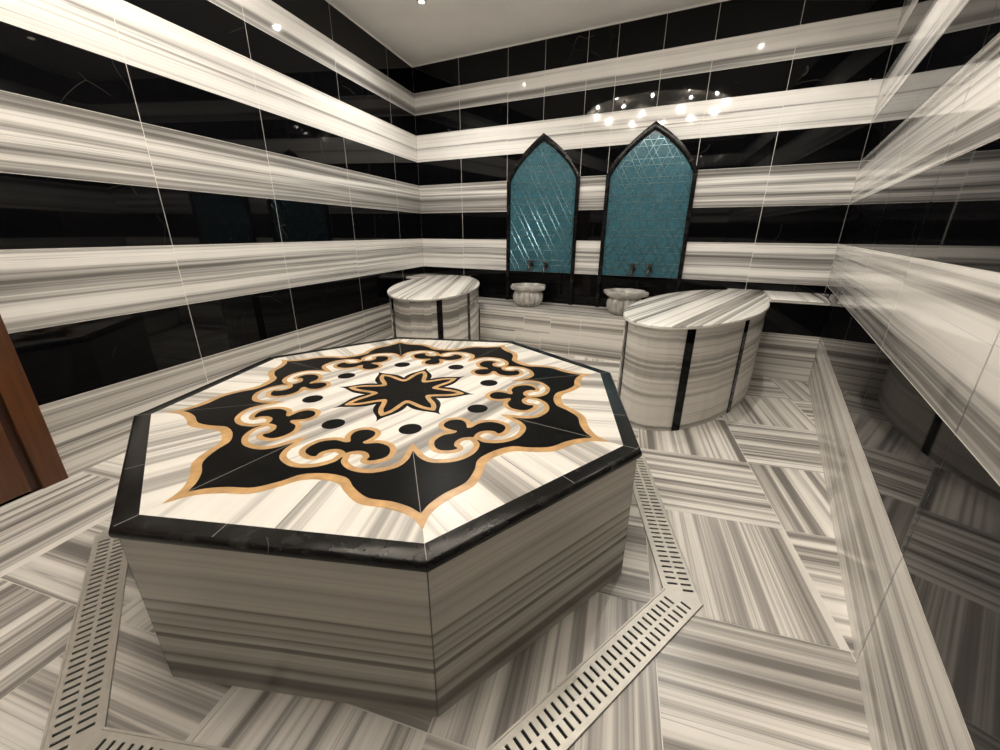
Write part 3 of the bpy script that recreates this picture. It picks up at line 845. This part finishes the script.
# ------------------------------------------------------------------ lamps
WARM = (1.0, .94, .862)
def spot(x, y, zc, label, group, power, angle, r=.030, blend=.6, kind='SPOT'):
    t = thing('recessed_spotlight', label, 'ceiling lamp', (x, y, zc), group)
    mb = MB(); lathe(mb, [(r * .78, -.002), (r * .82, -.007), (r * 1.15, -.006), (r * 1.25, -.0005), (r * .78, -.0005), (r * .78, -.002)], (x, y, zc), 24)
    mb.build('trim_ring', M['chrome'], parent=t, smooth=40)
    mb = MB(); mb.face([(x + r * .76 * cos(-k * PI / 10), y + r * .76 * sin(-k * PI / 10), zc - .003) for k in range(20)], 0)
    mb.build('lamp_lens', M['lens'], parent=t)
    l = bpy.data.lights.new('spot_beam', kind); l.energy = power; l.color = WARM; l.shadow_soft_size = .018
    if kind == 'SPOT': l.spot_size = rad(angle); l.spot_blend = blend
    o = bpy.data.objects.new('spot_beam', l); COL.objects.link(o); o.location = (x, y, zc - .04 if kind == 'POINT' else zc - .012); attach(o, t)
NR = 12
PW_RING, PW_SPOT = 29, 42
def bulb(r, a, label, power):
    x, y = OX + r * cos(a), OY + r * sin(a); zt = dome_z(r); zb = zt - .07
    t = thing('dome_bulb', label, 'light bulb', (x, y, zb), 'bulbs in the ceiling dome')
    mb = MB(); tube(mb, [(x, y, zt - .002), (x, y, zt - .012)], .022, 16); tube(mb, [(x, y, zt - .010), (x, y, zb + .012)], .006, 10)
    mb.build('socket', M['bronze'], parent=t, smooth=40)
    mb = MB(); lathe(mb, [(max(.0005, .014 * sin(q * PI / 8)), -.014 * cos(q * PI / 8)) for q in range(9)], (x, y, zb), 14)
    mb.build('glass_bulb', M['star'], parent=t, smooth=60)
    l = bpy.data.lights.new('bulb_glow', 'POINT'); l.energy = power; l.color = WARM; l.shadow_soft_size = .016
    o = bpy.data.objects.new('bulb_glow', l); COL.objects.link(o); o.location = (x, y, zb); attach(o, t)
for k in range(NR): bulb(.93, OA + (k + .3) * 2 * PI / NR, 'small bulb hanging in the ring round the edge of the ceiling dome', PW_RING)
for k in range(5): bulb(.5, OA + k * 2 * PI / 5, 'small bulb hanging in the inner ring of the ceiling dome', PW_RING)
spot(.91, -1.03, H, 'recessed ceiling spotlight above the left massage table', 'ceiling spotlights', PW_SPOT, 150)
spot(3.42, -1.05, H, 'recessed ceiling spotlight above the right massage table', 'ceiling spotlights', PW_SPOT, 150)
spot(1.35, -4.85, H, 'unseen ceiling spotlight added for fill light near the door', 'ceiling spotlights', PW_SPOT * .15, 150)  # added lamp, out of view, brightens the front of the room
spot(3.05, -4.85, H, 'unseen ceiling spotlight added for fill light behind the viewer at right', 'ceiling spotlights', PW_SPOT * .15, 150)  # its added partner on the right, only there for fill light
wd = bpy.data.worlds.new('World'); scn.world = wd; wd.use_nodes = True
wd.node_tree.nodes['Background'].inputs[0].default_value = (0, 0, 0, 1)

# ------------------------------------------------------------------ camera
yaw, pitch, roll = .4638, -.3420, .0045
cy_, sy, cp, sp = cos(yaw), sin(yaw), cos(pitch), sin(pitch)
F = Vector((-sy * cp, cy_ * cp, sp)); R = Vector((cy_, sy, 0)); Uv = R.cross(F)
R2 = R * cos(roll) + Uv * sin(roll); U2 = -R * sin(roll) + Uv * cos(roll)
cam = bpy.data.cameras.new('camera'); co = bpy.data.objects.new('camera', cam); COL.objects.link(co)
mt = Matrix((R2, U2, -F)).transposed().to_4x4(); mt.translation = Vector((4.3719 * .75, -5.7766 * .75, 1.5 * .75)); co.matrix_world = mt
cam.sensor_fit = 'HORIZONTAL'; cam.sensor_width = 36; cam.lens = 399.5333 / 1000 * 36; cam.clip_start = .02
scn.camera = co
vs = scn.view_settings
scn.display_settings.display_device = 'sRGB'
vs.view_transform = 'Standard'; vs.look = 'None'; vs.gamma = 1; vs.exposure = 0.54; vs.use_curve_mapping = False
scn.cycles.use_denoising = True
scn.cycles.sample_clamp_indirect = 6
scn.cycles.max_bounces = 10
